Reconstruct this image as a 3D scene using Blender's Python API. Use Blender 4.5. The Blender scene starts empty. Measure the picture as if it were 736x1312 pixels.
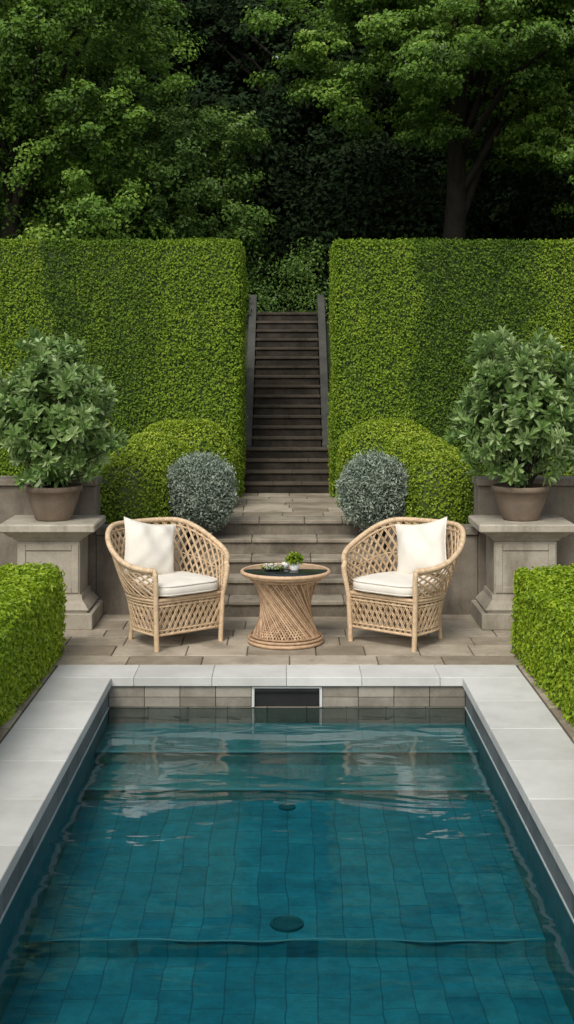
import bpy, math, random
import numpy as np
from mathutils import Vector, Matrix
rng = np.random.default_rng(7)
random.seed(7)
R = math.radians
F = 1700.0
H = 1.95

# ---------------------------------------------------------------- mesh builder
class MB:
    def __init__(s):
        s.v=[]; s.f=[]; s.m=[]; s.k=[]; s.var=[]; s.sm=[]; s.n=0
    def add(s, verts, faces, mat=0, var=0.5, smooth=False):
        verts=np.asarray(verts,dtype=np.float64).reshape(-1,3)
        faces=np.asarray(faces,dtype=np.int64)
        s.v.append(verts); s.f.append((faces+s.n).ravel())
        s.k.append(np.full(len(faces),faces.shape[1],dtype=np.int32))
        s.m.append(np.full(len(faces),mat,dtype=np.int32))
        s.sm.append(np.full(len(faces),smooth,dtype=bool))
        va=np.asarray(var,dtype=np.float32)
        if va.ndim==0: va=np.full(len(verts),float(va),dtype=np.float32)
        s.var.append(va); s.n+=len(verts)
    def build(s,name,mats,parent=None,loc=None,rot=None):
        V=np.concatenate(s.v); FL=np.concatenate(s.f); K=np.concatenate(s.k)
        me=bpy.data.meshes.new(name)
        me.vertices.add(len(V)); me.vertices.foreach_set("co",V.astype(np.float32).ravel())
        me.loops.add(len(FL)); me.loops.foreach_set("vertex_index",FL.astype(np.int32))
        me.polygons.add(len(K))
        st=np.concatenate([[0],np.cumsum(K)[:-1]]).astype(np.int32)
        me.polygons.foreach_set("loop_start",st)
        me.polygons.foreach_set("loop_total",K)
        me.polygons.foreach_set("material_index",np.concatenate(s.m))
        me.polygons.foreach_set("use_smooth",np.concatenate(s.sm))
        at=me.attributes.new("var",'FLOAT','POINT')
        at.data.foreach_set("value",np.concatenate(s.var))
        for m in mats: me.materials.append(m)
        me.update(calc_edges=True)
        me.validate()
        ob=bpy.data.objects.new(name,me)
        bpy.context.scene.collection.objects.link(ob)
        if parent: ob.parent=parent
        if loc: ob.location=loc
        if rot: ob.rotation_euler=rot
        return ob

def empty(name,loc=(0,0,0),rot=(0,0,0)):
    e=bpy.data.objects.new(name,None); e.location=loc; e.rotation_euler=rot
    e.empty_display_size=0.1
    bpy.context.scene.collection.objects.link(e); return e

def box(mb,x0,x1,y0,y1,z0,z1,mat=0,var=0.5,bev=0.0):
    if bev<=0:
        v=[(x0,y0,z0),(x1,y0,z0),(x1,y1,z0),(x0,y1,z0),(x0,y0,z1),(x1,y0,z1),(x1,y1,z1),(x0,y1,z1)]
        f=[(0,3,2,1),(4,5,6,7),(0,1,5,4),(1,2,6,5),(2,3,7,6),(3,0,4,7)]
        mb.add(v,f,mat,var); return
    b=bev
    def ring(i,z):
        a0,a1,c0,c1=x0+i,x1-i,y0+i,y1-i
        return [(a0+b,c0,z),(a1-b,c0,z),(a1,c0+b,z),(a1,c1-b,z),(a1-b,c1,z),(a0+b,c1,z),(a0,c1-b,z),(a0,c0+b,z)]
    rs=[ring(b,z0),ring(0,z0+b),ring(0,z1-b),ring(b,z1)]
    v=[p for r in rs for p in r]
    f=[]
    for k in range(3):
        for i in range(8):
            j=(i+1)%8
            f.append((k*8+i,k*8+j,(k+1)*8+j,(k+1)*8+i))
    mb.add(v,f,mat,var)
    mb.add(rs[3],[tuple(range(8))],mat,var)
    mb.add(rs[0],[tuple(reversed(range(8)))],mat,var)

def tube(mb,pts,r,mat=0,var=0.5,sides=6,closed=False):
    P=np.asarray(pts,dtype=float); n=len(P)
    rr=np.full(n,r,dtype=float) if np.ndim(r)==0 else np.asarray(r,float)
    if closed: T=np.roll(P,-1,0)-np.roll(P,1,0)
    else: T=np.gradient(P,axis=0)
    T/= (np.linalg.norm(T,axis=1,keepdims=True)+1e-9)
    ref=np.array([0,0,1.0]) if abs(T[0,2])<0.9 else np.array([1.0,0,0])
    N=np.zeros_like(P); cur=ref
    for i in range(n):
        cur=cur-T[i]*np.dot(cur,T[i]); l=np.linalg.norm(cur)
        if l<1e-6: cur=np.cross(T[i],[0.3,0.5,0.8]); l=np.linalg.norm(cur)
        cur=cur/l; N[i]=cur
    B=np.cross(T,N)
    a=np.arange(sides)*2*math.pi/sides
    V=P[:,None,:]+rr[:,None,None]*(np.cos(a)[None,:,None]*N[:,None,:]+np.sin(a)[None,:,None]*B[:,None,:])
    V=V.reshape(-1,3)
    m=n if closed else n-1
    i=np.arange(m)[:,None]; j=np.arange(sides)[None,:]
    i2=(i+1)%n; j2=(j+1)%sides
    Fq=np.stack([i*sides+j,i*sides+j2,i2*sides+j2,i2*sides+j],-1).reshape(-1,4)
    mb.add(V,Fq,mat,var,True)

def lathe(mb,prof,cx,cy,seg=40,mat=0,var=0.5,smooth=True):
    a=np.arange(seg)*2*math.pi/seg
    V=[]
    for r,z in prof:
        for t in a: V.append((cx+r*math.cos(t),cy+r*math.sin(t),z))
    f=[]
    for k in range(len(prof)-1):
        for i in range(seg):
            j=(i+1)%seg
            f.append((k*seg+i,k*seg+j,(k+1)*seg+j,(k+1)*seg+i))
    mb.add(V,f,mat,var,smooth)

def unit(a): return a/(np.linalg.norm(a,axis=-1,keepdims=True)+1e-9)

def leaves(mb,P,N,L,W,mat=0,var=None,T=None,fine=False,fold=0.3):
    n=len(P)
    L=np.broadcast_to(L,(n,)).astype(float)[:,None]; W=np.broadcast_to(W,(n,)).astype(float)[:,None]
    N=unit(N)
    if T is None: T=rng.normal(size=(n,3))
    T=unit(T-N*np.sum(T*N,1,keepdims=True)); B=np.cross(N,T)
    if var is None: var=rng.random(n)
    if not fine:
        c=P-T*L*0.5
        V=np.stack([c, P+B*W*0.5+N*W*fold, c+T*L, P-B*W*0.5+N*W*fold],1)
        idx=np.arange(n)[:,None]*4+np.array([0,1,2,3])[None]
        mb.add(V.reshape(-1,3),idx,mat,np.repeat(var,4))
    else:
        V=np.stack([P, P+T*L*.3+B*W*.42+N*W*fold, P+T*L*.72+B*W*.42+N*W*(fold*.6), P+T*L-N*L*.12,
                    P+T*L*.72-B*W*.42+N*W*(fold*.6), P+T*L*.3-B*W*.42+N*W*fold],1)
        b=np.arange(n)[:,None]*6
        idx=np.concatenate([b+np.array([[0,1,2,3]]),b+np.array([[0,3,4,5]])])
        mb.add(V.reshape(-1,3),idx,mat,np.repeat(var,6))

def sellip(cx,cy,cz,a,b,c,e=3.0,nu=40,nv=24,zmin=None):
    u=np.linspace(-math.pi,math.pi,nu,endpoint=False); v=np.linspace(-math.pi/2,math.pi/2,nv)
    U,Vv=np.meshgrid(u,v)
    d=np.stack([np.cos(Vv)*np.cos(U),np.cos(Vv)*np.sin(U),np.sin(Vv)],-1)
    k=(np.abs(d)**e).sum(-1)**(-1/e)
    P=d*k[...,None]
    P=P*np.array([a,b,c])+np.array([cx,cy,cz])
    if zmin is not None: P[...,2]=np.maximum(P[...,2],zmin)
    i=np.arange(nv-1)[:,None]; j=np.arange(nu)[None]
    j2=(j+1)%nu
    Fq=np.stack([i*nu+j,i*nu+j2,(i+1)*nu+j2,(i+1)*nu+j],-1).reshape(-1,4)
    return P.reshape(-1,3),Fq

def scatter(V,Fq,dens):
    A,B,C,D=V[Fq[:,0]],V[Fq[:,1]],V[Fq[:,2]],V[Fq[:,3]]
    Nn=np.cross(C-A,D-B); ar=np.linalg.norm(Nn,axis=1)*0.5
    n=int(ar.sum()*dens)
    k=rng.choice(len(Fq),n,p=ar/ar.sum())
    s=rng.random((n,1)); t=rng.random((n,1))
    P=(A[k]*(1-s)+B[k]*s)*(1-t)+(D[k]*(1-s)+C[k]*s)*t
    return P,unit(Nn[k])

# ---------------------------------------------------------------- materials
def newmat(name):
    m=bpy.data.materials.new(name); m.use_nodes=True
    nt=m.node_tree; nt.nodes.clear()
    out=nt.nodes.new("ShaderNodeOutputMaterial")
    return m,nt,out
def nd(nt,t,**kw):
    n=nt.nodes.new(t)
    for k,v in kw.items():
        if k in n.inputs: n.inputs[k].default_value=v
        else: setattr(n,k,v)
    return n
def ramp(nt,stops):
    r=nt.nodes.new("ShaderNodeValToRGB")
    el=r.color_ramp.elements
    while len(el)>1: el.remove(el[0])
    el[0].position=stops[0][0]; el[0].color=(*stops[0][1],1)
    for p,c in stops[1:]:
        e=el.new(p); e.color=(*c,1)
    return r
def leafmat(name,stops,trans=0.3,rough=0.45,nscale=1.5,namt=0.25,spec=0.35):
    m,nt,out=newmat(name); L=nt.links
    at=nd(nt,"ShaderNodeAttribute",attribute_name="var")
    geo=nd(nt,"ShaderNodeTexCoord")
    no=nd(nt,"ShaderNodeTexNoise",Scale=nscale,Detail=3.0)
    L.new(geo.outputs["Object"],no.inputs["Vector"])
    ma=nd(nt,"ShaderNodeMath",operation='MULTIPLY_ADD'); ma.inputs[1].default_value=namt*2; 
    su=nd(nt,"ShaderNodeMath",operation='SUBTRACT'); su.inputs[1].default_value=0.5
    L.new(no.outputs["Fac"],su.inputs[0]); L.new(su.outputs[0],ma.inputs[0]); L.new(at.outputs["Fac"],ma.inputs[2])
    r=ramp(nt,stops); L.new(ma.outputs[0],r.inputs[0])
    p=nd(nt,"ShaderNodeBsdfPrincipled"); p.inputs["Roughness"].default_value=rough
    p.inputs["Specular IOR Level"].default_value=spec
    L.new(r.outputs[0],p.inputs["Base Color"])
    t=nd(nt,"ShaderNodeBsdfTranslucent"); L.new(r.outputs[0],t.inputs[0])
    mx=nd(nt,"ShaderNodeMixShader"); mx.inputs[0].default_value=trans
    L.new(p.outputs[0],mx.inputs[1]); L.new(t.outputs[0],mx.inputs[2]); L.new(mx.outputs[0],out.inputs[0])
    return m
def stonemat(name,dark,light,scale=4.0,rough=0.85,bump=0.3,varamt=0.35,stain=None,fine=60.0,spec=0.3):
    m,nt,out=newmat(name); L=nt.links
    tc=nd(nt,"ShaderNodeTexCoord"); at=nd(nt,"ShaderNodeAttribute",attribute_name="var")
    n1=nd(nt,"ShaderNodeTexNoise",Scale=scale,Detail=8.0,Roughness=0.65)
    n2=nd(nt,"ShaderNodeTexNoise",Scale=fine,Detail=4.0,Roughness=0.7)
    L.new(tc.outputs["Object"],n1.inputs["Vector"]); L.new(tc.outputs["Object"],n2.inputs["Vector"])
    a=nd(nt,"ShaderNodeMath",operation='MULTIPLY_ADD'); a.inputs[1].default_value=0.35
    L.new(n2.outputs["Fac"],a.inputs[0]); L.new(n1.outputs["Fac"],a.inputs[2])
    b=nd(nt,"ShaderNodeMath",operation='MULTIPLY_ADD'); b.inputs[1].default_value=varamt
    L.new(at.outputs["Fac"],b.inputs[0]); L.new(a.outputs[0],b.inputs[2])
    c=nd(nt,"ShaderNodeMath",operation='SUBTRACT'); c.inputs[1].default_value=0.175+varamt*0.5
    L.new(b.outputs[0],c.inputs[0])
    r=ramp(nt,[(0.25,dark),(0.75,light)]); L.new(c.outputs[0],r.inputs[0])
    col=r.outputs[0]
    if stain:
        n3=nd(nt,"ShaderNodeTexNoise",Scale=scale*0.6,Detail=6.0,Roughness=0.75)
        mp=nd(nt,"ShaderNodeMapping"); mp.inputs["Scale"].default_value=(1.6,1.6,0.5); mp.inputs["Location"].default_value=(3,7,1)
        L.new(tc.outputs["Object"],mp.inputs[0]); L.new(mp.outputs[0],n3.inputs["Vector"])
        rr=ramp(nt,[(0.5,(0,0,0)),(0.68,(1,1,1))]); L.new(n3.outputs["Fac"],rr.inputs[0])
        mm=nd(nt,"ShaderNodeMix",data_type='RGBA'); 
        ml=nd(nt,"ShaderNodeMath",operation='MULTIPLY'); ml.inputs[1].default_value=0.6
        L.new(rr.outputs[0],ml.inputs[0]); L.new(ml.outputs[0],mm.inputs[0])
        L.new(col,mm.inputs[6]); mm.inputs[7].default_value=(*stain,1); col=mm.outputs[2]
    p=nd(nt,"ShaderNodeBsdfPrincipled"); p.inputs["Roughness"].default_value=rough
    p.inputs["Specular IOR Level"].default_value=spec
    L.new(col,p.inputs["Base Color"])
    bp=nd(nt,"ShaderNodeBump"); bp.inputs["Strength"].default_value=bump; bp.inputs["Distance"].default_value=0.01
    L.new(a.outputs[0],bp.inputs["Height"]); L.new(bp.outputs[0],p.inputs["Normal"])
    L.new(p.outputs[0],out.inputs[0])
    return m

M_hedge=leafmat("hedge_leaf",[(0.0,(0.045,0.095,0.012)),(0.35,(0.125,0.22,0.018)),(0.7,(0.25,0.365,0.03)),(1.0,(0.38,0.45,0.055))],0.3,nscale=2.2,namt=0.2,rough=0.55,spec=0.25)
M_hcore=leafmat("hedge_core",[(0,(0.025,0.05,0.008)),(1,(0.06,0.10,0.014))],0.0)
M_low=leafmat("low_hedge_leaf",[(0.0,(0.10,0.18,0.01)),(0.4,(0.24,0.37,0.018)),(0.8,(0.42,0.53,0.035)),(1.0,(0.55,0.62,0.07))],0.35,nscale=4,namt=0.2)
M_box=leafmat("boxwood_leaf",[(0.0,(0.06,0.12,0.01)),(0.4,(0.17,0.27,0.018)),(0.8,(0.35,0.45,0.035)),(1.0,(0.48,0.54,0.07))],0.3,nscale=4,namt=0.25)
M_lav=leafmat("lavender_leaf",[(0.0,(0.12,0.155,0.115)),(0.6,(0.31,0.38,0.30)),(1.0,(0.50,0.56,0.47))],0.25,nscale=8,namt=0.3,rough=0.7)
M_lcore=leafmat("lavender_core",[(0,(0.05,0.07,0.045)),(1,(0.07,0.09,0.06))],0.0)
M_shrub=leafmat("shrub_leaf",[(0.0,(0.08,0.16,0.035)),(0.5,(0.23,0.36,0.11)),(1.0,(0.47,0.57,0.29))],0.3,rough=0.36,spec=0.5,nscale=3,namt=0.15)
M_treeA=leafmat("tree_leaf_bright",[(0.0,(0.04,0.09,0.014)),(0.5,(0.15,0.28,0.035)),(1.0,(0.36,0.50,0.085))],0.35,nscale=0.7,namt=0.35)
M_treeB=leafmat("tree_leaf_mid",[(0.0,(0.03,0.07,0.015)),(0.5,(0.10,0.19,0.03)),(1.0,(0.22,0.33,0.06))],0.3,nscale=0.7,namt=0.4)
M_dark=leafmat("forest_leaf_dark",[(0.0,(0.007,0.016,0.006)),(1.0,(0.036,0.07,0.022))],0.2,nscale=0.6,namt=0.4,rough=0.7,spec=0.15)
M_bark=stonemat("bark",(0.012,0.010,0.007),(0.035,0.03,0.022),6,0.9,0.8)
M_cop=stonemat("coping_limestone",(0.46,0.46,0.435),(0.63,0.63,0.605),2.5,0.75,0.08,0.4,stain=(0.45,0.445,0.41),fine=120)
M_pave=stonemat("terrace_stone",(0.21,0.175,0.125),(0.44,0.385,0.30),3.5,0.85,0.3,0.4,stain=(0.16,0.14,0.105))
M_mort=stonemat("joint_earth",(0.08,0.07,0.05),(0.15,0.13,0.10),12,0.95,0.5)
M_step=stonemat("step_stone",(0.11,0.092,0.07),(0.32,0.28,0.215),4,0.88,0.5,0.3,stain=(0.07,0.06,0.045))
M_wall=stonemat("wall_render",(0.12,0.10,0.078),(0.28,0.245,0.195),3,0.92,0.5,0.2,stain=(0.07,0.06,0.05))
M_ped=stonemat("pedestal_stone",(0.25,0.22,0.17),(0.46,0.42,0.34),4,0.85,0.35,0.25,stain=(0.15,0.125,0.09))
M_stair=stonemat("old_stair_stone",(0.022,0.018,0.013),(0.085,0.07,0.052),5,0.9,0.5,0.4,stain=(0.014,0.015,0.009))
M_strg=stonemat("stringer_stone",(0.035,0.035,0.03),(0.08,0.08,0.07),5,0.85,0.4)
M_pot=stonemat("pot_clay",(0.13,0.095,0.065),(0.25,0.19,0.14),6,0.8,0.3,stain=(0.17,0.155,0.13))
M_soil=stonemat("soil",(0.02,0.016,0.011),(0.06,0.05,0.035),8,0.95,1.0)
M_grass=stonemat("ground_cover",(0.015,0.025,0.01),(0.05,0.065,0.025),3,0.95,1.0)
M_rat=stonemat("rattan",(0.36,0.24,0.13),(0.68,0.51,0.33),30,0.55,0.3,0.5,fine=200,spec=0.4)
M_rat2=stonemat("rattan_dark",(0.28,0.17,0.095),(0.62,0.43,0.27),30,0.55,0.3,0.7,fine=200,spec=0.4)
M_cush=stonemat("linen",(0.68,0.64,0.56),(0.77,0.73,0.66),9,0.9,0.06,0.1,fine=300)
M_white=stonemat("white_ceramic",(0.7,0.7,0.66),(0.8,0.8,0.77),8,0.3,0.02)
M_pwall=stonemat("pool_tile_brown",(0.17,0.15,0.12),(0.33,0.30,0.25),6,0.6,0.2,0.5)
M_frame=stonemat("skimmer_frame",(0.5,0.5,0.48),(0.6,0.6,0.58),8,0.4,0.02)
M_black=stonemat("dark_plastic",(0.01,0.01,0.011),(0.02,0.02,0.02),8,0.5,0.02)
M_drain=stonemat("drain_teal",(0.006,0.09,0.11),(0.012,0.115,0.135),8,0.5,0.02)
M_ledge=stonemat("pool_ledge",(0.06,0.26,0.30),(0.12,0.36,0.39),6,0.6,0.1)
M_glint=stonemat("waterline_glint",(0.36,0.42,0.42),(0.5,0.56,0.55),9,0.6,0.1)  # bright meniscus highlight at the waterline, painted as a pale colour

def poolmat(name,c1,c2,c3,bw,rh):
    m,nt,out=newmat(name); L=nt.links
    tc=nd(nt,"ShaderNodeTexCoord"); mp=nd(nt,"ShaderNodeMapping"); mp.inputs["Rotation"].default_value=(0,0,R(90))
    no=nd(nt,"ShaderNodeTexNoise",Scale=3.0,Detail=2.5)
    mxv=nd(nt,"ShaderNodeMix",data_type='RGBA',blend_type='LINEAR_LIGHT'); mxv.inputs[0].default_value=0.025
    L.new(tc.outputs["Object"],mxv.inputs[6]); L.new(tc.outputs["Object"],no.inputs["Vector"]); L.new(no.outputs["Color"],mxv.inputs[7])
    L.new(mxv.outputs[2],mp.inputs[0])
    br=nd(nt,"ShaderNodeTexBrick"); br.offset=0.37; br.squash=1.6; br.squash_frequency=3
    br.inputs["Scale"].default_value=1.0; br.inputs["Brick Width"].default_value=bw; br.inputs["Row Height"].default_value=rh
    br.inputs["Mortar Size"].default_value=0.004; br.inputs["Mortar Smooth"].default_value=0.7
    br.inputs["Color1"].default_value=(*c1,1); br.inputs["Color2"].default_value=(*c2,1); br.inputs["Mortar"].default_value=(*c3,1)
    L.new(mp.outputs[0],br.inputs["Vector"])
    n2=nd(nt,"ShaderNodeTexNoise",Scale=11.0,Detail=7.0,Roughness=0.75); L.new(tc.outputs["Object"],n2.inputs["Vector"])
    mm=nd(nt,"ShaderNodeMix",data_type='RGBA',blend_type='OVERLAY'); mm.inputs[0].default_value=0.75
    L.new(br.outputs["Color"],mm.inputs[6]); L.new(n2.outputs["Fac"],mm.inputs[7])
    p=nd(nt,"ShaderNodeBsdfPrincipled"); p.inputs["Roughness"].default_value=0.6; L.new(mm.outputs[2],p.inputs["Base Color"])
    L.new(p.outputs[0],out.inputs[0]); return m
M_pool=poolmat("pool_tile_teal",(0.004,0.175,0.24),(0.014,0.24,0.30),(0.003,0.105,0.155),0.2,0.125)
M_pstep=poolmat("pool_step_tile",(0.035,0.20,0.22),(0.05,0.24,0.255),(0.02,0.16,0.18),0.3,0.2)
def watermat():
    m,nt,out=newmat("pool_water"); L=nt.links
    tc=nd(nt,"ShaderNodeTexCoord"); mp=nd(nt,"ShaderNodeMapping"); mp.inputs["Scale"].default_value=(0.6,1.4,1)
    L.new(tc.outputs["Object"],mp.inputs[0])
    n1=nd(nt,"ShaderNodeTexNoise",Scale=2.6,Detail=2.6,Roughness=0.5,Distortion=0.4); L.new(mp.outputs[0],n1.inputs["Vector"])
    bp=nd(nt,"ShaderNodeBump"); bp.inputs["Strength"].default_value=1.0; bp.inputs["Distance"].default_value=0.013
    L.new(n1.outputs["Fac"],bp.inputs["Height"])
    fr=nd(nt,"ShaderNodeFresnel"); fr.inputs["IOR"].default_value=1.5; L.new(bp.outputs[0],fr.inputs["Normal"])
    g=nd(nt,"ShaderNodeBsdfGlossy"); g.inputs["Roughness"].default_value=0.04; L.new(bp.outputs[0],g.inputs["Normal"])
    t=nd(nt,"ShaderNodeBsdfTransparent"); t.inputs[0].default_value=(0.80,0.96,0.97,1)
    mx=nd(nt,"ShaderNodeMixShader"); L.new(fr.outputs[0],mx.inputs[0]); L.new(t.outputs[0],mx.inputs[1]); L.new(g.outputs[0],mx.inputs[2])
    L.new(mx.outputs[0],out.inputs[0]); return m
M_water=watermat()
def glassmat():
    m,nt,out=newmat("table_glass_dark")
    p=nd(nt,"ShaderNodeBsdfPrincipled"); p.inputs["Base Color"].default_value=(0.02,0.025,0.025,1); p.inputs["Roughness"].default_value=0.06
    nt.links.new(p.outputs[0],out.inputs[0]); return m
M_glass=glassmat()

# ---------------------------------------------------------------- ground
def gh(y):
    if y<10.08: return -0.03
    if y<13.1: return 0.575
    if y<15.75: return 0.575+(y-13.1)/2.65*1.84
    if y<60: return 2.415+(y-15.75)*0.05
    return 2.415+44.25*0.05
xs=[-600,-200,-60,-20,-8,-4,-1.3,-0.86,-0.85,0.85,0.86,1.3,4,8,20,60,200,600]
ys=[-600,-100,-20,-5,-1.2,8.3,10.07,10.09,11.1,11.11,13.1,14.4,15.75,18,22,30,60,200,800]
def gz(x,y):
    if abs(x)<0.855 and y<11.105: return -0.03
    return gh(y)
mb=MB(); V=[(x,y,gz(x,y)) for y in ys for x in xs]; Fq=[]
nx=len(xs)
for j in range(len(ys)-1):
    for i in range(nx-1):
        if -1.31<xs[i]<1.29 and ys[j]==-1.2: continue
        Fq.append((j*nx+i,j*nx+i+1,(j+1)*nx+i+1,(j+1)*nx+i))
mb.add(V,Fq,0); mb.build("ground",[M_grass])

# ---------------------------------------------------------------- paving
def slabs(mb,x0,x1,y0,y1,rowh,wmin,wmax,z0,z1,gap=0.007,mat=0,bev=0.004,seed=1,jit=0.0015):
    rd=random.Random(seed); y=y0
    while y<y1-0.02:
        h=rowh*rd.uniform(0.85,1.2); 
        if y+h>y1-0.12: h=y1-y
        x=x0; first=True
        while x<x1-0.02:
            w=rd.uniform(wmin,wmax)*(rd.uniform(0.4,1) if first else 1); first=False
            if x+w>x1-0.12: w=x1-x
            dz=rd.uniform(-jit,jit)
            box(mb,x+gap/2,x+w-gap/2,y+gap/2,y+h-gap/2,z0,z1+dz,mat,rd.random(),bev)
            x+=w
        y+=h
mb=MB()
slabs(mb,-4,4,8.385,10.02,0.27,0.3,0.6,-0.028,0.0,seed=3)
for sx in (-1,1):
    a,b=sorted((sx*1.455,sx*4)); slabs(mb,a,b,-1.2,8.375,0.3,0.3,0.6,-0.028,-0.002,seed=5+sx)
mb.add([(-4,8.38,-0.009),(4,8.38,-0.009),(4,10.02,-0.009),(-4,10.02,-0.009)],[(0,1,2,3)],1)
for sx in (-1,1):
    a,b=sorted((sx*1.45,sx*4))
    mb.add([(a,-1.2,-0.014),(b,-1.2,-0.014),(b,8.375,-0.014),(a,8.375,-0.014)],[(0,1,2,3)],1)
mb.build("terrace",[M_pave,M_mort])

mb=MB()
slabs(mb,-0.52,0.52,11.22,13.04,0.26,0.22,0.45,0.58,0.602,seed=9)
mb.add([(-0.54,11.2,0.594),(0.54,11.2,0.594),(0.54,13.05,0.594),(-0.54,13.05,0.594)],[(0,1,2,3)],1)
mb.build("garden_path",[M_pave,M_mort])

# lower stone steps
mb=MB()
rd=random.Random(4)
for k in range(5):
    y0=9.9+0.25*k; z1=0.12*(k+1); hw=0.80 if k<4 else 0.68
    box(mb,-hw+0.02,hw-0.02,y0+0.02,11.2+0.001*k,z1-0.12+ (0 if k else -0.02),z1-0.032,0,0.15)
    x=-hw
    while x<hw-0.01:
        w=rd.uniform(0.3,0.55)
        if x+w>hw-0.2: w=hw-x
        box(mb,x+0.002,x+w-0.002,y0,y0+0.275 if k<4 else y0+0.30,z1-0.032,z1+rd.uniform(-.0015,.0015),0,rd.uniform(0.7,1.2),0.006)
        x+=w
mb.build("stone_steps",[M_step])

# retaining walls
for sx in (-1,1):
    mb=MB()
    def bx(x0,x1,y0,y1,z0,z1,var,bev=0.006,mat=0):
        a,b=sorted((sx*x0,sx*x1)); box(mb,a,b,y0,y1,z0,z1,mat,var,bev)
    bx(0.803,1.44,10.0,10.2,-0.03,0.60,0.5); bx(0.80,1.44,9.975,10.23,0.602,0.655,0.9)
    bx(0.69,0.80,10.93,11.1,0.4,0.63,0.5)
    bx(0.803,0.9,10.203,11.1,0.0,0.63,0.4)
    bx(1.442,8.0,10.0,10.25,-0.03,0.97,0.4); bx(1.43,8.0,9.97,10.28,0.972,1.02,0.8)
    mb.build("retaining_wall",[M_wall])

# ---------------------------------------------------------------- upper staircase
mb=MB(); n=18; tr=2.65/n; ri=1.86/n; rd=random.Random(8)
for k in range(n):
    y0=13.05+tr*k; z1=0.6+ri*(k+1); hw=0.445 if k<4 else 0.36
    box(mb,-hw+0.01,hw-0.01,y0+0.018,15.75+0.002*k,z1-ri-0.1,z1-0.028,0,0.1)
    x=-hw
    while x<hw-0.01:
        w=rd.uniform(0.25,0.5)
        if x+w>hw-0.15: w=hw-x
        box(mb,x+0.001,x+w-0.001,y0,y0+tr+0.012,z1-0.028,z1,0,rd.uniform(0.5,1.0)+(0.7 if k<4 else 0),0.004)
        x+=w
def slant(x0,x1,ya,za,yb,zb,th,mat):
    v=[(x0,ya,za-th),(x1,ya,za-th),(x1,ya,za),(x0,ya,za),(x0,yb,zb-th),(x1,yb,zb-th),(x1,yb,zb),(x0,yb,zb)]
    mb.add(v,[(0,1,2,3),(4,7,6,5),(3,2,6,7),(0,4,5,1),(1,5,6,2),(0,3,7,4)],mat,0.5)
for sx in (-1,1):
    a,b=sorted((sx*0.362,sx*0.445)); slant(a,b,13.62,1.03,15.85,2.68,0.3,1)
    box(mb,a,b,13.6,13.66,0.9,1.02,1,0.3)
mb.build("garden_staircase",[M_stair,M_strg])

# ---------------------------------------------------------------- pool
pool=empty("swimming_pool")
mb=MB(); rd=random.Random(12)
PX=1.065; OX=1.443; YB=8.05
for a,b in ((-1.443,-0.93),(-0.93,-0.455),(-0.455,-0.003),(-0.003,0.455),(0.455,0.93),(0.93,1.443)):
    box(mb,a+0.001,b-0.001,YB,8.375,-0.055,0.0+rd.uniform(-.0007,.0007),0,rd.random(),0.003)
for sx in (-1,1):
    y=YB-0.003
    while y>-1.2:
        a,b=sorted((sx*PX,sx*OX))
        box(mb,a,b,y-0.55,y,-0.055,rd.uniform(-.0007,.0007),0,rd.random(),0.003); y-=0.552
box(mb,-OX,OX,-1.6,-1.25,-0.055,0,0,0.5,0.006)
mb.build("coping",[M_cop],pool)
mb=MB()
W=PX+0.02; YW=YB+0.02
def course(xa,xb,z0,z1,dy,vm):
    n=max(1,round((xb-xa)/0.235)); w=(xb-xa)/n
    for i in range(n): box(mb,xa+w*i+0.0015,xa+w*(i+1)-0.0015,YW+dy,YW+0.05,z0,z1,0,rd.random()*vm,0.002)
course(-W,-0.217,-0.125,-0.056,0,1); course(0.217,W,-0.125,-0.056,0,1)
course(-W,-0.217,-0.185,-0.128,0.002,0.6); course(0.217,W,-0.185,-0.128,0.002,0.6)
course(-W,W,-0.30,-0.188,0.004,0.2)
box(mb,-W,W,YW+0.02,YW+0.3,-1.2,-0.3,1,0.4)
for sx in (-1,1):
    y=YW
    while y>-1.2:
        a,b=sorted((sx*W,sx*(W+0.05)))
        box(mb,a,b,y-0.298,y,-0.182,-0.056,2,rd.random(),0.002); y-=0.3
    a,b=sorted((sx*(W-0.004),sx*(W+0.05))); box(mb,a,b,-1.2,YW-0.002,-0.194,-0.1835,3,0.5)  # thin pale strip: waterline highlight put into the wall colour
    a,b=sorted((sx*(W+0.002),sx*(W+0.2))); box(mb,a,b,-1.3,YW,-1.2,-0.195,4,0.4)
box(mb,-W,W,-1.5,-1.25,-1.2,-0.056,1,0.4)
M_pside=stonemat("pool_side_slate",(0.08,0.095,0.10),(0.15,0.165,0.17),5,0.6,0.2,0.4)
mb.build("walls",[M_pwall,M_pool,M_pside,M_glint,M_pstep],pool)
mb=MB()
def quad(x0,x1,ya,za,yb,zb,mat):
    mb.add([(x0,ya,za),(x1,ya,za),(x1,yb,zb),(x0,yb,zb)],[(0,1,2,3)],mat,0.5)
YE=5.56; ZE=-0.50
quad(-W,W,-1.3,-0.57,YE,-0.57,0)
quad(-W,W,YE,-0.57,YE,ZE,0)
xsn=np.linspace(-W,W,60)
tube(mb,[(x,YE+0.010*math.sin(x*7)+0.006*math.sin(x*19),ZE+0.001) for x in xsn],0.0045,1,0.2,6)
quad(-W,W,YE,ZE,7.1,-0.42,0)
box(mb,-W+0.001,W-0.001,7.08,7.52,-0.9,-0.36,2,0.5,0.004)
box(mb,-W+0.001,W-0.001,7.072,7.095,-0.37,-0.357,1,0.5,0.004)
box(mb,-W+0.002,W-0.002,7.5,YW+0.02,-0.9,-0.285,2,0.5,0.004)
box(mb,-W+0.002,W-0.002,7.492,7.515,-0.295,-0.282,1,0.6,0.004)
mb.build("floor",[M_pool,M_ledge,M_pstep],pool)
mb=MB()
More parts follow.
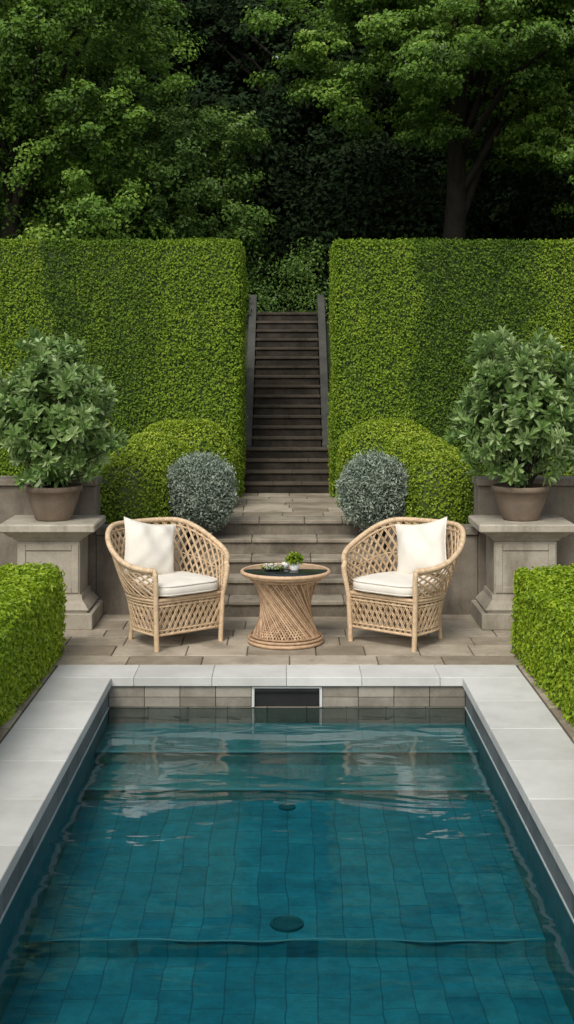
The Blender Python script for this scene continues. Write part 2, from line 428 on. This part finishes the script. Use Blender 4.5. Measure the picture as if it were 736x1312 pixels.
def disc(cx,cy,z,r,mat):
    prof=[(r,z-0.02),(r,z+0.004),(r*0.85,z+0.006),(r*0.8,z+0.003),(0.001,z+0.003)]
    lathe(mb,prof,cx,cy,28,mat,0.5,False)
def fz(y): return -0.42+(7.1-y)/(7.1-YE)*(ZE+0.42)
disc(0,6.98,fz(6.98)+0.003,0.045,0); disc(0,5.70,fz(5.70)+0.005,0.072,0)
mb.build("floor_drain",[M_drain],pool)
mb=MB(); y0=YW-0.004
box(mb,-0.215,0.215,y0,y0+0.03,-0.072,-0.060,0,0.5,0.002)
box(mb,-0.215,-0.198,y0+0.001,y0+0.03,-0.187,-0.0725,0,0.5,0.002); box(mb,0.198,0.215,y0+0.001,y0+0.03,-0.187,-0.0725,0,0.5,0.002)
box(mb,-0.197,0.197,y0+0.006,y0+0.03,-0.092,-0.073,1,0.5); box(mb,-0.197,0.197,y0+0.03,y0+0.035,-0.2,-0.092,1,0.2)
mb.build("skimmer",[M_frame,M_black],pool)
mb=MB()
mb.add([(-W,-1.25,-0.19),(W,-1.25,-0.19),(W,YW+0.006,-0.19),(-W,YW+0.006,-0.19)],[(0,1,2,3)],0)
mb.build("water",[M_water],pool)

# ---------------------------------------------------------------- hedges
def hedge_box(name,x0,x1,y0,y1,z0,z1,dens,L,W,mat,bulge=0.02,round_=0.05,varfn=None):
    mb=MB(); c=0.045
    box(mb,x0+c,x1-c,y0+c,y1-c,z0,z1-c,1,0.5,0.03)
    def face(o,u,v):
        o,u,v=map(lambda q:np.array(q,float),(o,u,v))
        A=np.linalg.norm(np.cross(u,v)); n=int(A*dens)
        s=rng.random((n,1)); t=rng.random((n,1))
        P=o+u*s+v*t; N=unit(np.cross(u,v)[None])*np.ones((n,1)); return P,N
    dx,dy,dz=x1-x0,y1-y0,z1-z0
    fs=[face((x0,y0,z0),(dx,0,0),(0,0,dz)),face((x0,y0,z1),(dx,0,0),(0,dy,0)),
        face((x0,y0,z0),(0,0,dz),(0,dy,0)),face((x1,y0,z0),(0,dy,0),(0,0,dz)),]
    if y0<5: fs.append(face((x0,y1,z0),(0,0,dz),(dx,0,0)))
    P=np.concatenate([f[0] for f in fs]); N=np.concatenate([f[1] for f in fs])
    for ax,(lo,hi) in enumerate(((x0,x1),(y0,y1),(z0-1,z1))):
        dlo=np.clip(round_-(P[:,ax]-lo),0,None); dhi=np.clip(round_-(hi-P[:,ax]),0,None)
        sel=(np.abs(N[:,ax])<0.5)
        P-= N*((dlo**2+dhi**2)/(2*round_)*sel)[:,None]
    w=(np.sin(P[:,0]*3.1+P[:,2]*1.3)+np.sin(P[:,2]*4.2-P[:,1]*2.2+1)+np.sin(P[:,0]*9+P[:,2]*7)*0.5)*bulge*0.4
    n=len(P)
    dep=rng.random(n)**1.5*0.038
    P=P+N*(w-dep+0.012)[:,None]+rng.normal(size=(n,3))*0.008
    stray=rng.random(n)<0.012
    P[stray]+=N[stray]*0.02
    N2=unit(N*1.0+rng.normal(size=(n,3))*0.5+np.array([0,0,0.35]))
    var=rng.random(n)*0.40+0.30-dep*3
    var+=0.07*np.sin(P[:,0]*23+np.sin(P[:,2]*17)*2)*np.sin(P[:,2]*21+P[:,1]*19)
    if varfn is not None: var=var+varfn(P)
    s=rng.uniform(0.7,1.25,n)
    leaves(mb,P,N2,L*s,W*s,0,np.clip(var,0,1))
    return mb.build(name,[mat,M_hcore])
def sm(x,a,b): 
    t=np.clip((x-a)/(b-a),0,1); return t*t*(3-2*t)
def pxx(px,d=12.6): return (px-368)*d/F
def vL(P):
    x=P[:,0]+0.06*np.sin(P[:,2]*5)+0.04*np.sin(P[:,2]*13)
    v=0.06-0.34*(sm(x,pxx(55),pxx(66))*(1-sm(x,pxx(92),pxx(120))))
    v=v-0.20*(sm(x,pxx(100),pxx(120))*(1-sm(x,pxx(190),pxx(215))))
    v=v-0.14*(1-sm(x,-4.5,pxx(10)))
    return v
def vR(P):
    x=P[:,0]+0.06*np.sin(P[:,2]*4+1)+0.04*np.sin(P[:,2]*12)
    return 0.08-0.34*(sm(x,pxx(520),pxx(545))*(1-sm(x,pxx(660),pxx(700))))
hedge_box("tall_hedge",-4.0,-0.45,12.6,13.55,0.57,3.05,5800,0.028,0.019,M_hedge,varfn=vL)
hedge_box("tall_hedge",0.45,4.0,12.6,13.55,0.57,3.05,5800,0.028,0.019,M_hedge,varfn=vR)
hedge_box("low_hedge",-2.25,-1.50,4.6,8.75,0.0,0.55,7000,0.031,0.02,M_low,bulge=0.03)
hedge_box("low_hedge",1.50,2.25,4.6,8.75,0.0,0.55,7000,0.031,0.02,M_low,bulge=0.03)

def blob(name,parts,dens,L,W,mat,e=3.0,rad=0.55):
    mb=MB()
    for (cx,cy,cz,a,b,c) in parts:
        V,Fq=sellip(cx,cy,cz,a*0.93,b*0.93,c*0.94,e,zmin=0.55); mb.add(V,Fq,1,0.5,True)
        V,Fq=sellip(cx,cy,cz,a,b,c,e,zmin=0.55)
        P,N=scatter(V,Fq,dens); ok=P[:,2]>0.56; P=P[ok];N=N[ok]; n=len(P)
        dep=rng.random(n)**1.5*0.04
        w=(np.sin(P[:,0]*11+P[:,2]*7)+np.sin(P[:,1]*9-P[:,2]*8))*0.010
        P=P+N*(w-dep+0.015)[:,None]
        N2=unit(N*0.9+rng.normal(size=(n,3))*rad+np.array([0,0,0.3]))
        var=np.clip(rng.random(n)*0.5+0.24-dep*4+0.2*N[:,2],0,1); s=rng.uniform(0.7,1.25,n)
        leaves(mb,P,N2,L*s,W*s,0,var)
    return mb.build(name,[mat,M_hcore])
for sx in (-1,1):
    blob("rounded_boxwood",[(sx*1.24,10.66,0.76,0.29,0.28,0.40),(sx*1.21,11.0,0.79,0.30,0.32,0.425),(sx*1.13,11.4,0.82,0.34,0.40,0.46),(sx*0.92,11.95,0.85,0.46,0.55,0.51)],6800,0.026,0.018,M_box,e=2.8)
    mb=MB(); cx,cy,cz,r=sx*0.70,10.70,0.855,0.268
    def lum(V):
        d=unit(V-np.array([cx,cy,cz])); k=1+0.035*np.sin(d[:,0]*7+sx)*np.sin(d[:,2]*6+1)+0.03*np.sin(d[:,1]*9+d[:,2]*11)
        return np.array([cx,cy,cz])+(V-np.array([cx,cy,cz]))*k[:,None]
    V,Fq=sellip(cx,cy,cz,r*0.86,r*0.86,r*0.93,2.15); mb.add(lum(V),Fq,1,0.5,True)
    V,Fq=sellip(cx,cy,cz,r,r,r*1.07,2.15); V=lum(V)
    P,N=scatter(V,Fq,13000); n=len(P)
    q=rng.normal(size=n)*0.022-0.006
    P=P+N*q[:,None]
    N2=unit(N*0.6+rng.normal(size=(n,3))*0.7+np.array([0,0,0.2]))
    T=N+rng.normal(size=(n,3))*0.8+np.array([0,0,0.7])
    var=np.clip(rng.random(n)*0.8+q*6+0.12*np.sin(P[:,0]*37+P[:,2]*29),0,1)
    leaves(mb,P,N2,rng.uniform(0.02,0.042,n),0.011,0,var,T=T)
    mb.build("lavender_shrub",[M_lav,M_lcore])
mb=MB()
for sx in (-1,1):
    a,b=sorted((sx*0.545,sx*8)); mb.add([(a,11.12,0.585),(b,11.12,0.585),(b,12.7,0.585),(a,12.7,0.585)],[(0,1,2,3)],0)
    a,b=sorted((sx*0.905,sx*8)); mb.add([(a,10.26,0.587),(b,10.26,0.587),(b,11.12,0.587),(a,11.12,0.587)],[(0,1,2,3)],0)
mb.build("planting_bed_soil",[M_soil])

# ---------------------------------------------------------------- pedestals + potted shrubs
for sx in (-1,1):
    cx,cy=sx*1.71,9.71
    mb=MB()
    def pb(h,z0,z1,var,bev=0.005): box(mb,cx-h,cx+h,cy-h*0.86,cy+h*0.86,z0,z1,0,var,bev)
    pb(0.325,0.0,0.115,0.5); pb(0.285,0.115,0.135,0.7)
    def fr(h0,z0,h1,z1,var):
        k=0.86
        v=[(cx-h0,cy-h0*k,z0),(cx+h0,cy-h0*k,z0),(cx+h0,cy+h0*k,z0),(cx-h0,cy+h0*k,z0),(cx-h1,cy-h1*k,z1),(cx+h1,cy-h1*k,z1),(cx+h1,cy+h1*k,z1),(cx-h1,cy+h1*k,z1)]
        mb.add(v,[(0,1,5,4),(1,2,6,5),(2,3,7,6),(3,0,4,7),(4,5,6,7)],0,var)
    fr(0.295,0.1355,0.275,0.165,0.6); fr(0.275,0.1655,0.245,0.2,0.5); fr(0.245,0.2005,0.238,0.235,0.6)
    pb(0.225,0.23,0.62,0.45)
    yf=cy-0.225*0.86
    for (a,b,c,d) in ((-0.215,-0.165,0.25,0.60),(0.165,0.215,0.25,0.60),(-0.164,0.164,0.25,0.295),(-0.164,0.164,0.555,0.60)):
        box(mb,cx+a,cx+b,yf-0.010,yf+0.01,c,d,0,0.55,0.003)
    fr(0.228,0.6205,0.262,0.655,0.5); fr(0.27,0.6555,0.315,0.69,0.6)
    pb(0.345,0.692,0.752,0.8,0.01)
    mb.build("stone_pedestal",[M_ped])
    root=empty("potted_shrub",(cx,cy,0.752))
    mb=MB()
    lathe(mb,[(0.0,0.002),(0.125,0.002),(0.13,0.01),(0.15,0.06),(0.178,0.14),(0.195,0.205),(0.205,0.21),(0.214,0.218),(0.215,0.245),(0.208,0.252),(0.19,0.25),(0.185,0.22),(0.0,0.22)],0,0,48,0,0.5)
    mb.build("pot",[M_pot],root)
    mb=MB()
    cz=0.76 if sx<0 else 0.80; ax,ay,az=0.475,0.44,0.57
    nr=640
    d=unit(rng.normal(size=(nr,3))); 
    rr=rng.random(nr)**0.42*rng.uniform(0.85,1.08,nr)
    lum_=1+0.10*np.sin(d[:,0]*5+d[:,2]*4+sx)+0.07*np.sin(d[:,1]*6-d[:,2]*7)
    C=d*rr[:,None]*lum_[:,None]*np.array([ax,ay,az])+np.array([0,0,cz])
    lowm=C[:,2]<0.29; C[lowm,2]=0.29+rng.random(lowm.sum())*0.08
    Ax=unit(d*0.8+np.array([0,0,0.55])+rng.normal(size=(nr,3))*0.3)
    PP=[];TT=[];NN=[];VV=[]
    for i in range(nr):
        a=Ax[i]; p1=unit(np.cross(a,[0.3,0.7,0.2])); p2=np.cross(a,p1)
        m=rng.integers(9,14); ph=rng.random()*6
        base=rng.uniform(0.15,0.7)
        for k in range(m):
            an=ph+k*2.4; th=0.35+1.15*(k/m)+rng.normal()*0.12
            ring=p1*math.cos(an)+p2*math.sin(an)
            t=a*math.cos(th)+ring*math.sin(th); nn=a*math.sin(th)-ring*math.cos(th)
            PP.append(C[i]-a*0.035*(k/m)); TT.append(t); NN.append(nn); VV.append(base+rng.uniform(-.15,.3))
    PP=np.array(PP);n=len(PP)
    leaves(mb,PP,np.array(NN)+rng.normal(size=(n,3))*0.12,rng.uniform(0.06,0.10,n),rng.uniform(0.028,0.042,n),0,np.clip(np.array(VV),0,1),T=np.array(TT),fine=True,fold=0.18)
    for i in range(0,nr,6):
        a=C[i]; mid=np.array([a[0]*0.35,a[1]*0.35,0.22+(a[2]-0.22)*0.55])
        q=[np.array([a[0]*0.1,a[1]*0.1,0.2]),mid*0.5+np.array([a[0]*0.05,a[1]*0.05,0.105]),mid,(mid+a)/2+np.array([0,0,-0.01]),a]
        tube(mb,q,[0.010,0.009,0.007,0.005,0.003],1,0.5,5)
    mb.build("foliage",[M_shrub,M_bark],root)

# ---------------------------------------------------------------- wicker armchair
PHM=R(125)
def plan(phi,a,b,f,xf):
    s=1 if phi>=0 else -1; p=abs(phi)
    if p<=math.pi/2: return s*a*math.sin(p)**0.85, b*math.cos(p)**0.9 if math.cos(p)>0 else 0.0
    t=(p-math.pi/2)/(PHM-math.pi/2)
    return s*(a+(xf-a)*(1-math.cos(t*math.pi/2))), -f*t
def zr(phi):
    s=abs(phi)/PHM; t=min(max((s-0.22)/0.78,0),1); g=1-t*t*(3-2*t)
    return 0.535+0.245*g
LV=[(0.10,0.262,0.24,0.20,0.25),(0.335,0.30,0.28,0.215,0.262),(None,0.425,0.40,0.235,0.292)]
def surf(phi,v):
    if v<=1: A,B,t=LV[0],LV[1],v
    else: A,B,t=LV[1],LV[2],v-1
    zA=A[0]; zB=B[0] if B[0] is not None else zr(phi)
    te=t if v<=1 else t**0.85
    pr=[A[i]+(B[i]-A[i])*te for i in range(1,5)]
    x,y=plan(phi,*pr); return (x,y,zA+(zB-zA)*t)
def chair(name,loc,ang,mir):
    root=empty(name,loc,(0,0,ang))
    mb=MB(); rd=random.Random(3)
    phis=np.linspace(-PHM,PHM,49)
    rim=[surf(p,2) for p in phis]
    def post(s): 
        x,y,z=surf(s*PHM,2)
        return [(x,y-0.012,z-0.02),(x*0.985,y-0.012,z-0.07),(s*0.272,-0.222,0.33),(s*0.262,-0.215,0.1),(s*0.258,-0.215,0.0)]
    full=list(reversed(post(-1)))+rim+post(1)
    tube(mb,full,0.0175,0,0.8,10)
    tube(mb,[surf(p,1.91) for p in phis],0.009,0,0.5,6)
    tube(mb,[(x,y,z-0.002) for x,y,z in [surf(p,1.5) for p in phis]],0.005,0,0.5,6)
    tube(mb,[surf(p,1.08) for p in phis],0.008,0,0.5,6)
    for i in range(0,len(full)-1):
        a=np.array(full[i]);b=np.array(full[i+1]); L=np.linalg.norm(b-a); k=int(L/0.012)
        if a[2]<0.4 : continue
        for j in range(k):
            c=a+(b-a)*(j+0.5)/max(k,1); t=unit(b-a)
            tube(mb,[c-t*0.0042,c,c+t*0.0042],[0.0178,0.0192,0.0178],0,0.5+0.5*rd.random(),8)
    for s in (-1,1):
        tube(mb,[(s*0.185,0.215,0.34),(s*0.185,0.215,0.1),(s*0.19,0.222,0.0)],0.015,0,0.7,8)
    n=30; dphi=R(42)
    for dirn in (-1,1):
        for k in range(n+10):
            p0=-PHM-R(45)+k*(2*PHM+R(90))/(n+9)
            for off in (0,R(1.6)):
                pts=[]
                for v in np.linspace(1.05,2,15):
                    p=p0+off+dirn*dphi*(v-1.5)
                    if -PHM<=p<=PHM:
                        x,y,z=surf(p,v); o=0.0035*dirn
                        r=math.hypot(x,y)+1e-6; pts.append((x+o*x/r,y+o*y/r,z))
                if len(pts)>2: tube(mb,pts,0.0042,0,rd.uniform(0.2,0.9),5)
    def loop(v,f,r,close=True):
        pts=[surf(p,v) for p in phis]; z=pts[0][2]
        tube(mb,pts+[(x,pts[0][1]-0.001,z) for x in np.linspace(pts[-1][0],pts[0][0],8)[1:-1]],r,0,0.7,8,closed=True)
    loop(0.0,0,0.010); loop(0.12,0,0.006); loop(0.80,0,0.006); loop(0.90,0,0.008); loop(0.985,0,0.013)
    def sk(u,v):
        arc=0.74
        if u<arc: return surf(-PHM+2*PHM*u/arc,v)
        t=(u-arc)/(1-arc); a=surf(PHM,v); b=surf(-PHM,v); return (a[0]+(b[0]-a[0])*t,a[1],a[2])
    N=44
    for dirn in (-1,1):
        for k in range(N):
            for off in (0,0.006):
                pts=[]
                for v in np.linspace(0.0,0.85,9):
                    u=(k/N+off+dirn*0.052*(v/0.85-0.5))%1.0
                    x,y,z=sk(u,v); pts.append((x,y+0.002*dirn,z))
                tube(mb,pts,0.0042,0,rd.uniform(0.2,0.9),5)
    pts=[surf(p,1.0) for p in phis]
    mb.add([(x*0.97,y*0.97,0.325) for x,y,z in pts],[tuple(range(len(pts)))],0,0.2)
    for i in range(24):
        y=-0.2+i*0.018
        tube(mb,[(-0.26,y,0.331),(0.26,y,0.331)] if y<0.1 else [(-0.2,y,0.331),(0.2,y,0.331)],0.006,0,rd.random(),5)
    mb.build("wicker_frame",[M_rat],root)
    mb=MB()
    nu,nv=64,26
    V=[]
    for j in range(nv):
        w=-math.pi/2+math.pi*j/(nv-1)
        for i in range(nu):
            a=2*math.pi*i/nu; c,s=math.cos(a),math.sin(a)
            k=(abs(c)**5+abs(s)**5)**(-1/5)
            rad=abs(math.cos(w))**0.28 if abs(math.cos(w))>1e-6 else 0
            hh=0.047*(abs(math.sin(w))**0.75)*(1 if w>0 else -1)
            x=0.262*c*k*rad; y=0.255*s*k*rad
            if y>0: x*=1-0.15*(y/0.25)**2
            puff=0.012*(1-(x/0.27)**2)*(1-(y/0.26)**2)*(1 if w>0 else 0)
            wr=0.0025*math.sin(x*31+y*17)*math.sin(y*27-x*9)
            V.append((x,y-0.005,0.39+hh+puff+wr))
    Fq=[(j*nu+i,j*nu+(i+1)%nu,(j+1)*nu+(i+1)%nu,(j+1)*nu+i) for j in range(nv-1) for i in range(nu)]
    mb.add(V,Fq,0,0.5,True)
    for zz in (0.365,0.422):
        pts=[]
        for i in range(72):
            a=2*math.pi*i/72; c,s=math.cos(a),math.sin(a); k=(abs(c)**5+abs(s)**5)**(-1/5)
            x=0.263*c*k*0.975; y=0.256*s*k*0.975
            if y>0: x*=1-0.15*(y/0.25)**2
            pts.append((x,y-0.005,zz))
        tube(mb,pts,0.0045,0,0.3,6,closed=True)
    mb.build("seat_cushion",[M_cush],root)
    mb=MB(); g=33; V=[]; 
    for sd in (1,-1):
        for j in range(g):
            for i in range(g):
                u=-1+2*i/(g-1); v=-1+2*j/(g-1)
                t=max((1-abs(u)**2.6),0)**0.55*max((1-abs(v)**2.6),0)**0.55
                pin=1-0.10*(1-abs(u)**2)*abs(v)**4; pin2=1-0.10*(1-abs(v)**2)*abs(u)**4
                wr=0.010*math.sin(u*5+v*3+2*u*v)*t+0.008*math.sin(9*u-7*v)*t*(abs(u)+abs(v))*0.5
                V.append((u*0.2*pin2,sd*(-0.08*t)+wr,v*0.2*pin-0.008*(1-u*u)*(v>0)))
    Fq=[]
    for s_ in (0,1):
        o=s_*g*g
        for j in range(g-1):
            for i in range(g-1):
                q=(o+j*g+i,o+j*g+i+1,o+(j+1)*g+i+1,o+(j+1)*g+i); Fq.append(q if s_==0 else q[::-1])
    mb.add(V,Fq,0,0.5,True)
    edge=[V[i] for i in range(g)]+[V[j*g+g-1] for j in range(1,g)]+[V[(g-1)*g+i] for i in range(g-2,-1,-1)]+[V[j*g] for j in range(g-2,0,-1)]
    tube(mb,edge,0.004,0,0.3,6,closed=True)
    mb.build("back_pillow",[M_cush],root,(-0.06*mir,0.185,0.615),(R(-20),R(11*mir),R(-8*mir)))
chair("wicker_armchair",(-0.79,9.08,0),R(38.5),1)
chair("wicker_armchair",(0.77,9.08,0),R(-38.5),-1)

# ---------------------------------------------------------------- table
TX,TY=-0.01,9.03
root=empty("wicker_table",(TX,TY,0))
mb=MB(); rd=random.Random(6)
def ring(r,z,rad,var=0.6): 
    tube(mb,[(r*math.cos(a),r*math.sin(a),z) for a in np.linspace(0,2*math.pi,64,endpoint=False)],rad,0,var,8,closed=True)
rb,rt,zb,zt=0.235,0.235,0.03,0.455
for dirn,nst,dl in ((1,64,R(96)),(-1,64,R(88))):
    for k in range(nst):
        a0=2*math.pi*k/nst+rd.uniform(-.015,.015); pts=[]
        for t in np.linspace(0,1,13):
            A=np.array([rb*math.cos(a0),rb*math.sin(a0),zb]); B=np.array([rt*math.cos(a0+dirn*dl),rt*math.sin(a0+dirn*dl),zt])
            p=A+(B-A)*t; pts.append(p)
        tube(mb,pts,0.0055,0,rd.random(),5)
ring(0.245,0.016,0.014,0.7); ring(0.248,0.040,0.010,0.5); ring(0.237,0.058,0.007,0.3)
ring(0.24,0.44,0.009); ring(0.262,0.458,0.010,0.4); ring(0.285,0.470,0.012,0.6)
ring(0.295,0.484,0.013,0.8)
lathe(mb,[(0.0,0.452),(0.27,0.466),(0.285,0.47)],0,0,48,0,0.2)
mb.build("rattan_base",[M_rat2],root)
mb=MB(); lathe(mb,[(0.0,0.480),(0.284,0.480),(0.286,0.484),(0.286,0.490),(0.283,0.493),(0.0,0.493)],0,0,64)
mb.build("glass_top",[M_glass],root)
root=empty("succulent_vase",(TX+0.06,TY-0.02,0.494))
mb=MB(); lathe(mb,[(0.0,0.0),(0.026,0.0),(0.030,0.006),(0.034,0.03),(0.032,0.055),(0.036,0.062),(0.031,0.062),(0.027,0.05),(0,0.05)],0,0,32); mb.build("vase",[M_white],root)
mb=MB(); n=260; d=unit(rng.normal(size=(n,3))*np.array([1,1,0.8])+np.array([0,0,0.4]))
leaves(mb,d*rng.uniform(0.01,0.036,(n,1))*np.array([1.3,1.1,1.0])+np.array([0,0,0.074]),d+rng.normal(size=(n,3))*0.5,0.03,0.016,0,None,T=d,fine=True); mb.build("succulent",[M_box],root)
root=empty("white_flower_dish",(TX-0.085,TY+0.0,0.494))
mb=MB(); lathe(mb,[(0,0),(0.035,0),(0.075,0.010),(0.08,0.014),(0.074,0.013),(0.035,0.006),(0,0.006)],0,0,36); mb.build("dish",[M_glass],root)
mb=MB(); n=110; c=np.stack([rng.normal(size=n)*0.028,rng.normal(size=n)*0.02,0.012+rng.random(n)*0.022],1)
leaves(mb,c,rng.normal(size=(n,3))+np.array([0,0,1]),0.018,0.012,0,None,fine=True)
n=80; c=np.stack([rng.normal(size=n)*0.035,rng.normal(size=n)*0.02,0.010+rng.random(n)*0.018],1)
leaves(mb,c,rng.normal(size=(n,3))+np.array([0,0,1]),0.024,0.012,1,None,fine=True)
mb.build("flowers",[M_white,M_box],root)
root=empty("small_glass_bowl",(TX+0.0,TY+0.07,0.494))
mb=MB(); lathe(mb,[(0,0),(0.02,0),(0.026,0.02),(0.025,0.04),(0.023,0.04),(0.02,0.006),(0,0.006)],0,0,28); mb.build("bowl",[M_white],root)

# ---------------------------------------------------------------- trees
def tree(name,base,crown_c,crown_r,nl,lpl,lr,leafL,mat,flat=0.5,tr=0.18,seed=1,shell=0.45,limbs=14):
    g=np.random.default_rng(seed); mb=MB()
    base=np.array(base,float); cc=np.array(crown_c,float); cr=np.array(crown_r,float)
    top=cc+np.array([0,0,cr[2]*0.3])
    tp=[base+(top-base)*t+np.array([math.sin(t*4+seed)*0.15,math.cos(t*3+seed)*0.15,0])*t*(1-t)*4*0.6 for t in np.linspace(0,1,9)]
    tube(mb,tp,[tr*(1.25 if i==0 else 1)*(1-0.75*i/8) for i in range(9)],1,0.5,10)
    d=unit(g.normal(size=(nl,3)))
    rr=g.random(nl)**shell
    lump=1+0.15*np.sin(d[:,0]*4+seed)+0.12*np.sin(d[:,2]*6+d[:,1]*5+seed*2)
    C=cc+d*(rr*lump)[:,None]*cr
    C[:,2]=np.maximum(C[:,2],base[2]+0.4)
    for i in range(0,nl,max(1,nl//limbs)):
        k=g.integers(2,7); s=tp[k]; e=C[i]; m=(s+e)/2+np.array([0,0,0.1*np.linalg.norm(e-s)])
        r0=tr*(1-0.75*k/8)*0.5
        tube(mb,[s,(s+m)/2,m,(m+e)/2,e],[r0,r0*.8,r0*.6,r0*.4,r0*.15],1,0.5,6)
    n=nl*lpl; idx=np.repeat(np.arange(nl),lpl)
    sz=(lr*g.uniform(0.6,1.3,nl))[idx]
    dd=unit(g.normal(size=(n,3))); dd[:,2]=np.abs(dd[:,2])*np.where(g.random(n)<0.8,1,-1)
    q=g.random(n)**0.4*g.uniform(0.9,1.1,n)
    NS=9
    sub=unit(g.normal(size=(nl,NS,3)))*0.74; si=g.integers(0,NS,n); sc=sub[idx,si]
    sv=g.uniform(-0.10,0.10,(nl,NS))[idx,si]
    off=(dd*q[:,None]*0.36+sc)*np.array([1,1,flat])*sz[:,None]
    P=C[idx]+off+g.normal(size=(n,3))*0.018
    out=unit(d)[idx]
    N=unit(dd*0.55+unit(off/np.array([1,1,flat]))*0.35+out*0.25+np.array([0,-0.2,0.45])+g.normal(size=(n,3))*0.4)
    lobev=g.uniform(-0.12,0.12,nl)[idx]
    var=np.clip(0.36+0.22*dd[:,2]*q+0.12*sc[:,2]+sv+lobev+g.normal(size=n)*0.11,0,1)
    s=g.uniform(0.7,1.3,n)
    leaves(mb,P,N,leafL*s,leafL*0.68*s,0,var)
    return mb.build(name,[mat,M_bark])
GY=lambda y: gh(y)
tree("broadleaf_tree",(-3.6,17.5,GY(17.5)),(-3.65,17.5,5.3),(2.0,1.7,2.9),105,950,0.66,0.06,M_treeA,seed=11,tr=0.18,shell=0.30,flat=0.85)
tree("broadleaf_tree",(-1.7,19.0,GY(19.0)),(-1.80,18.6,4.1),(1.2,1.1,1.6),60,800,0.5,0.058,M_treeB,seed=12,tr=0.12,shell=0.30,flat=0.8)
tree("maple_tree",(2.3,19.0,GY(19.0)),(2.3,18.0,6.2),(2.3,1.8,1.95),90,950,0.68,0.062,M_treeA,seed=13,flat=0.5,tr=0.2,shell=0.30)
tree("maple_tree",(4.6,17.8,GY(17.8)),(4.8,17.8,5.6),(1.9,1.7,2.6),70,800,0.66,0.062,M_treeA,seed=14,flat=0.55,tr=0.18,shell=0.30)
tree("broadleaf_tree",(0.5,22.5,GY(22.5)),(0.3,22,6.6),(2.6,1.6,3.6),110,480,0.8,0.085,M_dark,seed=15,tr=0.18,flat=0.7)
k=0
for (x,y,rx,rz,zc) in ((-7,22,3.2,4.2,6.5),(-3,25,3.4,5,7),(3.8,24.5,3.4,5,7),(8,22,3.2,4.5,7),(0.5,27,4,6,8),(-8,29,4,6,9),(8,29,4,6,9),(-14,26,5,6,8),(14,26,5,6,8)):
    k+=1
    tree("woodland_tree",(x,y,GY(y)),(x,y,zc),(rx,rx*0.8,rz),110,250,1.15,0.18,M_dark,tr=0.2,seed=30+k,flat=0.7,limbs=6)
mb=MB()
def clump(cx,cy,cz,rx,ry,rz,n,L,mat):
    d=unit(rng.normal(size=(n,3))); q=rng.random(n)**0.5
    P=d*q[:,None]*np.array([rx,ry,rz])+np.array([cx,cy,cz]); leaves(mb,P,d+rng.normal(size=(n,3))*0.6+np.array([0,0,0.5]),L,L*0.6,mat,np.clip(rng.normal(size=n)*0.2+0.4,0,1))
for i in range(46):
    x=rng.uniform(-9,9); y=rng.uniform(20.5,22.5); clump(x,y,GY(y)+rng.uniform(0.2,2.6),0.9,0.8,1.0,1200,0.11,0)
for x,y,z,r in ((-0.75,14.5,1.9,0.3),(0.78,14.6,1.9,0.3),(-0.8,15.6,2.5,0.4),(0.8,15.7,2.5,0.4)):
    clump(x,y,z,r,r,r,1300,0.06,0)
for x,y,z,r in ((-0.35,17.2,2.65,0.35),(0.4,17.4,2.7,0.38),(0.0,18.0,2.8,0.5),(-0.9,17.2,2.8,0.5),(1.0,17.0,2.7,0.5),(0.1,17.6,3.1,0.25),(0.3,18.4,3.3,0.35),(-0.4,18.4,3.2,0.4)):
    clump(x,y,z,r,r,r*0.9,420,0.05,1)
for i in range(110):
    x=rng.uniform(-24,24); y=rng.uniform(31,36); clump(x,y,rng.uniform(2.5,17),2.6,1.6,2.4,600,0.5,0)
for i in range(50):
    x=rng.uniform(-6,6); y=rng.uniform(29,31); clump(x,y,rng.uniform(3,13),1.6,1.0,1.6,600,0.32,0)
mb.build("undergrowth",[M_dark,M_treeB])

# ---------------------------------------------------------------- light
w=bpy.data.worlds.new("World"); bpy.context.scene.world=w; w.use_nodes=True
nt=w.node_tree; bg=nt.nodes["Background"]
sky=nt.nodes.new("ShaderNodeTexSky"); sky.sky_type='NISHITA'; sky.sun_disc=False
EL,AZ=R(48),R(200)
sky.sun_elevation=EL; sky.sun_rotation=AZ; sky.air_density=1.2; sky.dust_density=3.0
hs=nt.nodes.new("ShaderNodeHueSaturation"); hs.inputs["Saturation"].default_value=0.35
nt.links.new(sky.outputs[0],hs.inputs["Color"]); nt.links.new(hs.outputs[0],bg.inputs["Color"])
bg.inputs["Strength"].default_value=0.15
sd=bpy.data.lights.new("sun","SUN"); sd.energy=2.1; sd.angle=R(24); sd.color=(1.0,0.95,0.86)
so=bpy.data.objects.new("sun",sd); bpy.context.scene.collection.objects.link(so)
dirv=Vector((math.sin(AZ)*math.cos(EL),math.cos(AZ)*math.cos(EL),math.sin(EL)))
so.rotation_euler=dirv.to_track_quat('Z','Y').to_euler(); so.location=(0,0,20)

# ---------------------------------------------------------------- camera
cd=bpy.data.cameras.new("camera"); cam=bpy.data.objects.new("camera",cd); bpy.context.scene.collection.objects.link(cam)
cd.sensor_width=36; cd.sensor_fit='AUTO'; cd.lens=36*F/1312; cd.shift_y=-200/1312; cd.clip_end=2000
cam.location=(0,0,H); cam.rotation_euler=(R(90),0,0)
bpy.context.scene.camera=cam
sc=bpy.context.scene; sc.view_settings.view_transform='Standard'; sc.view_settings.look='None'; sc.view_settings.exposure=0
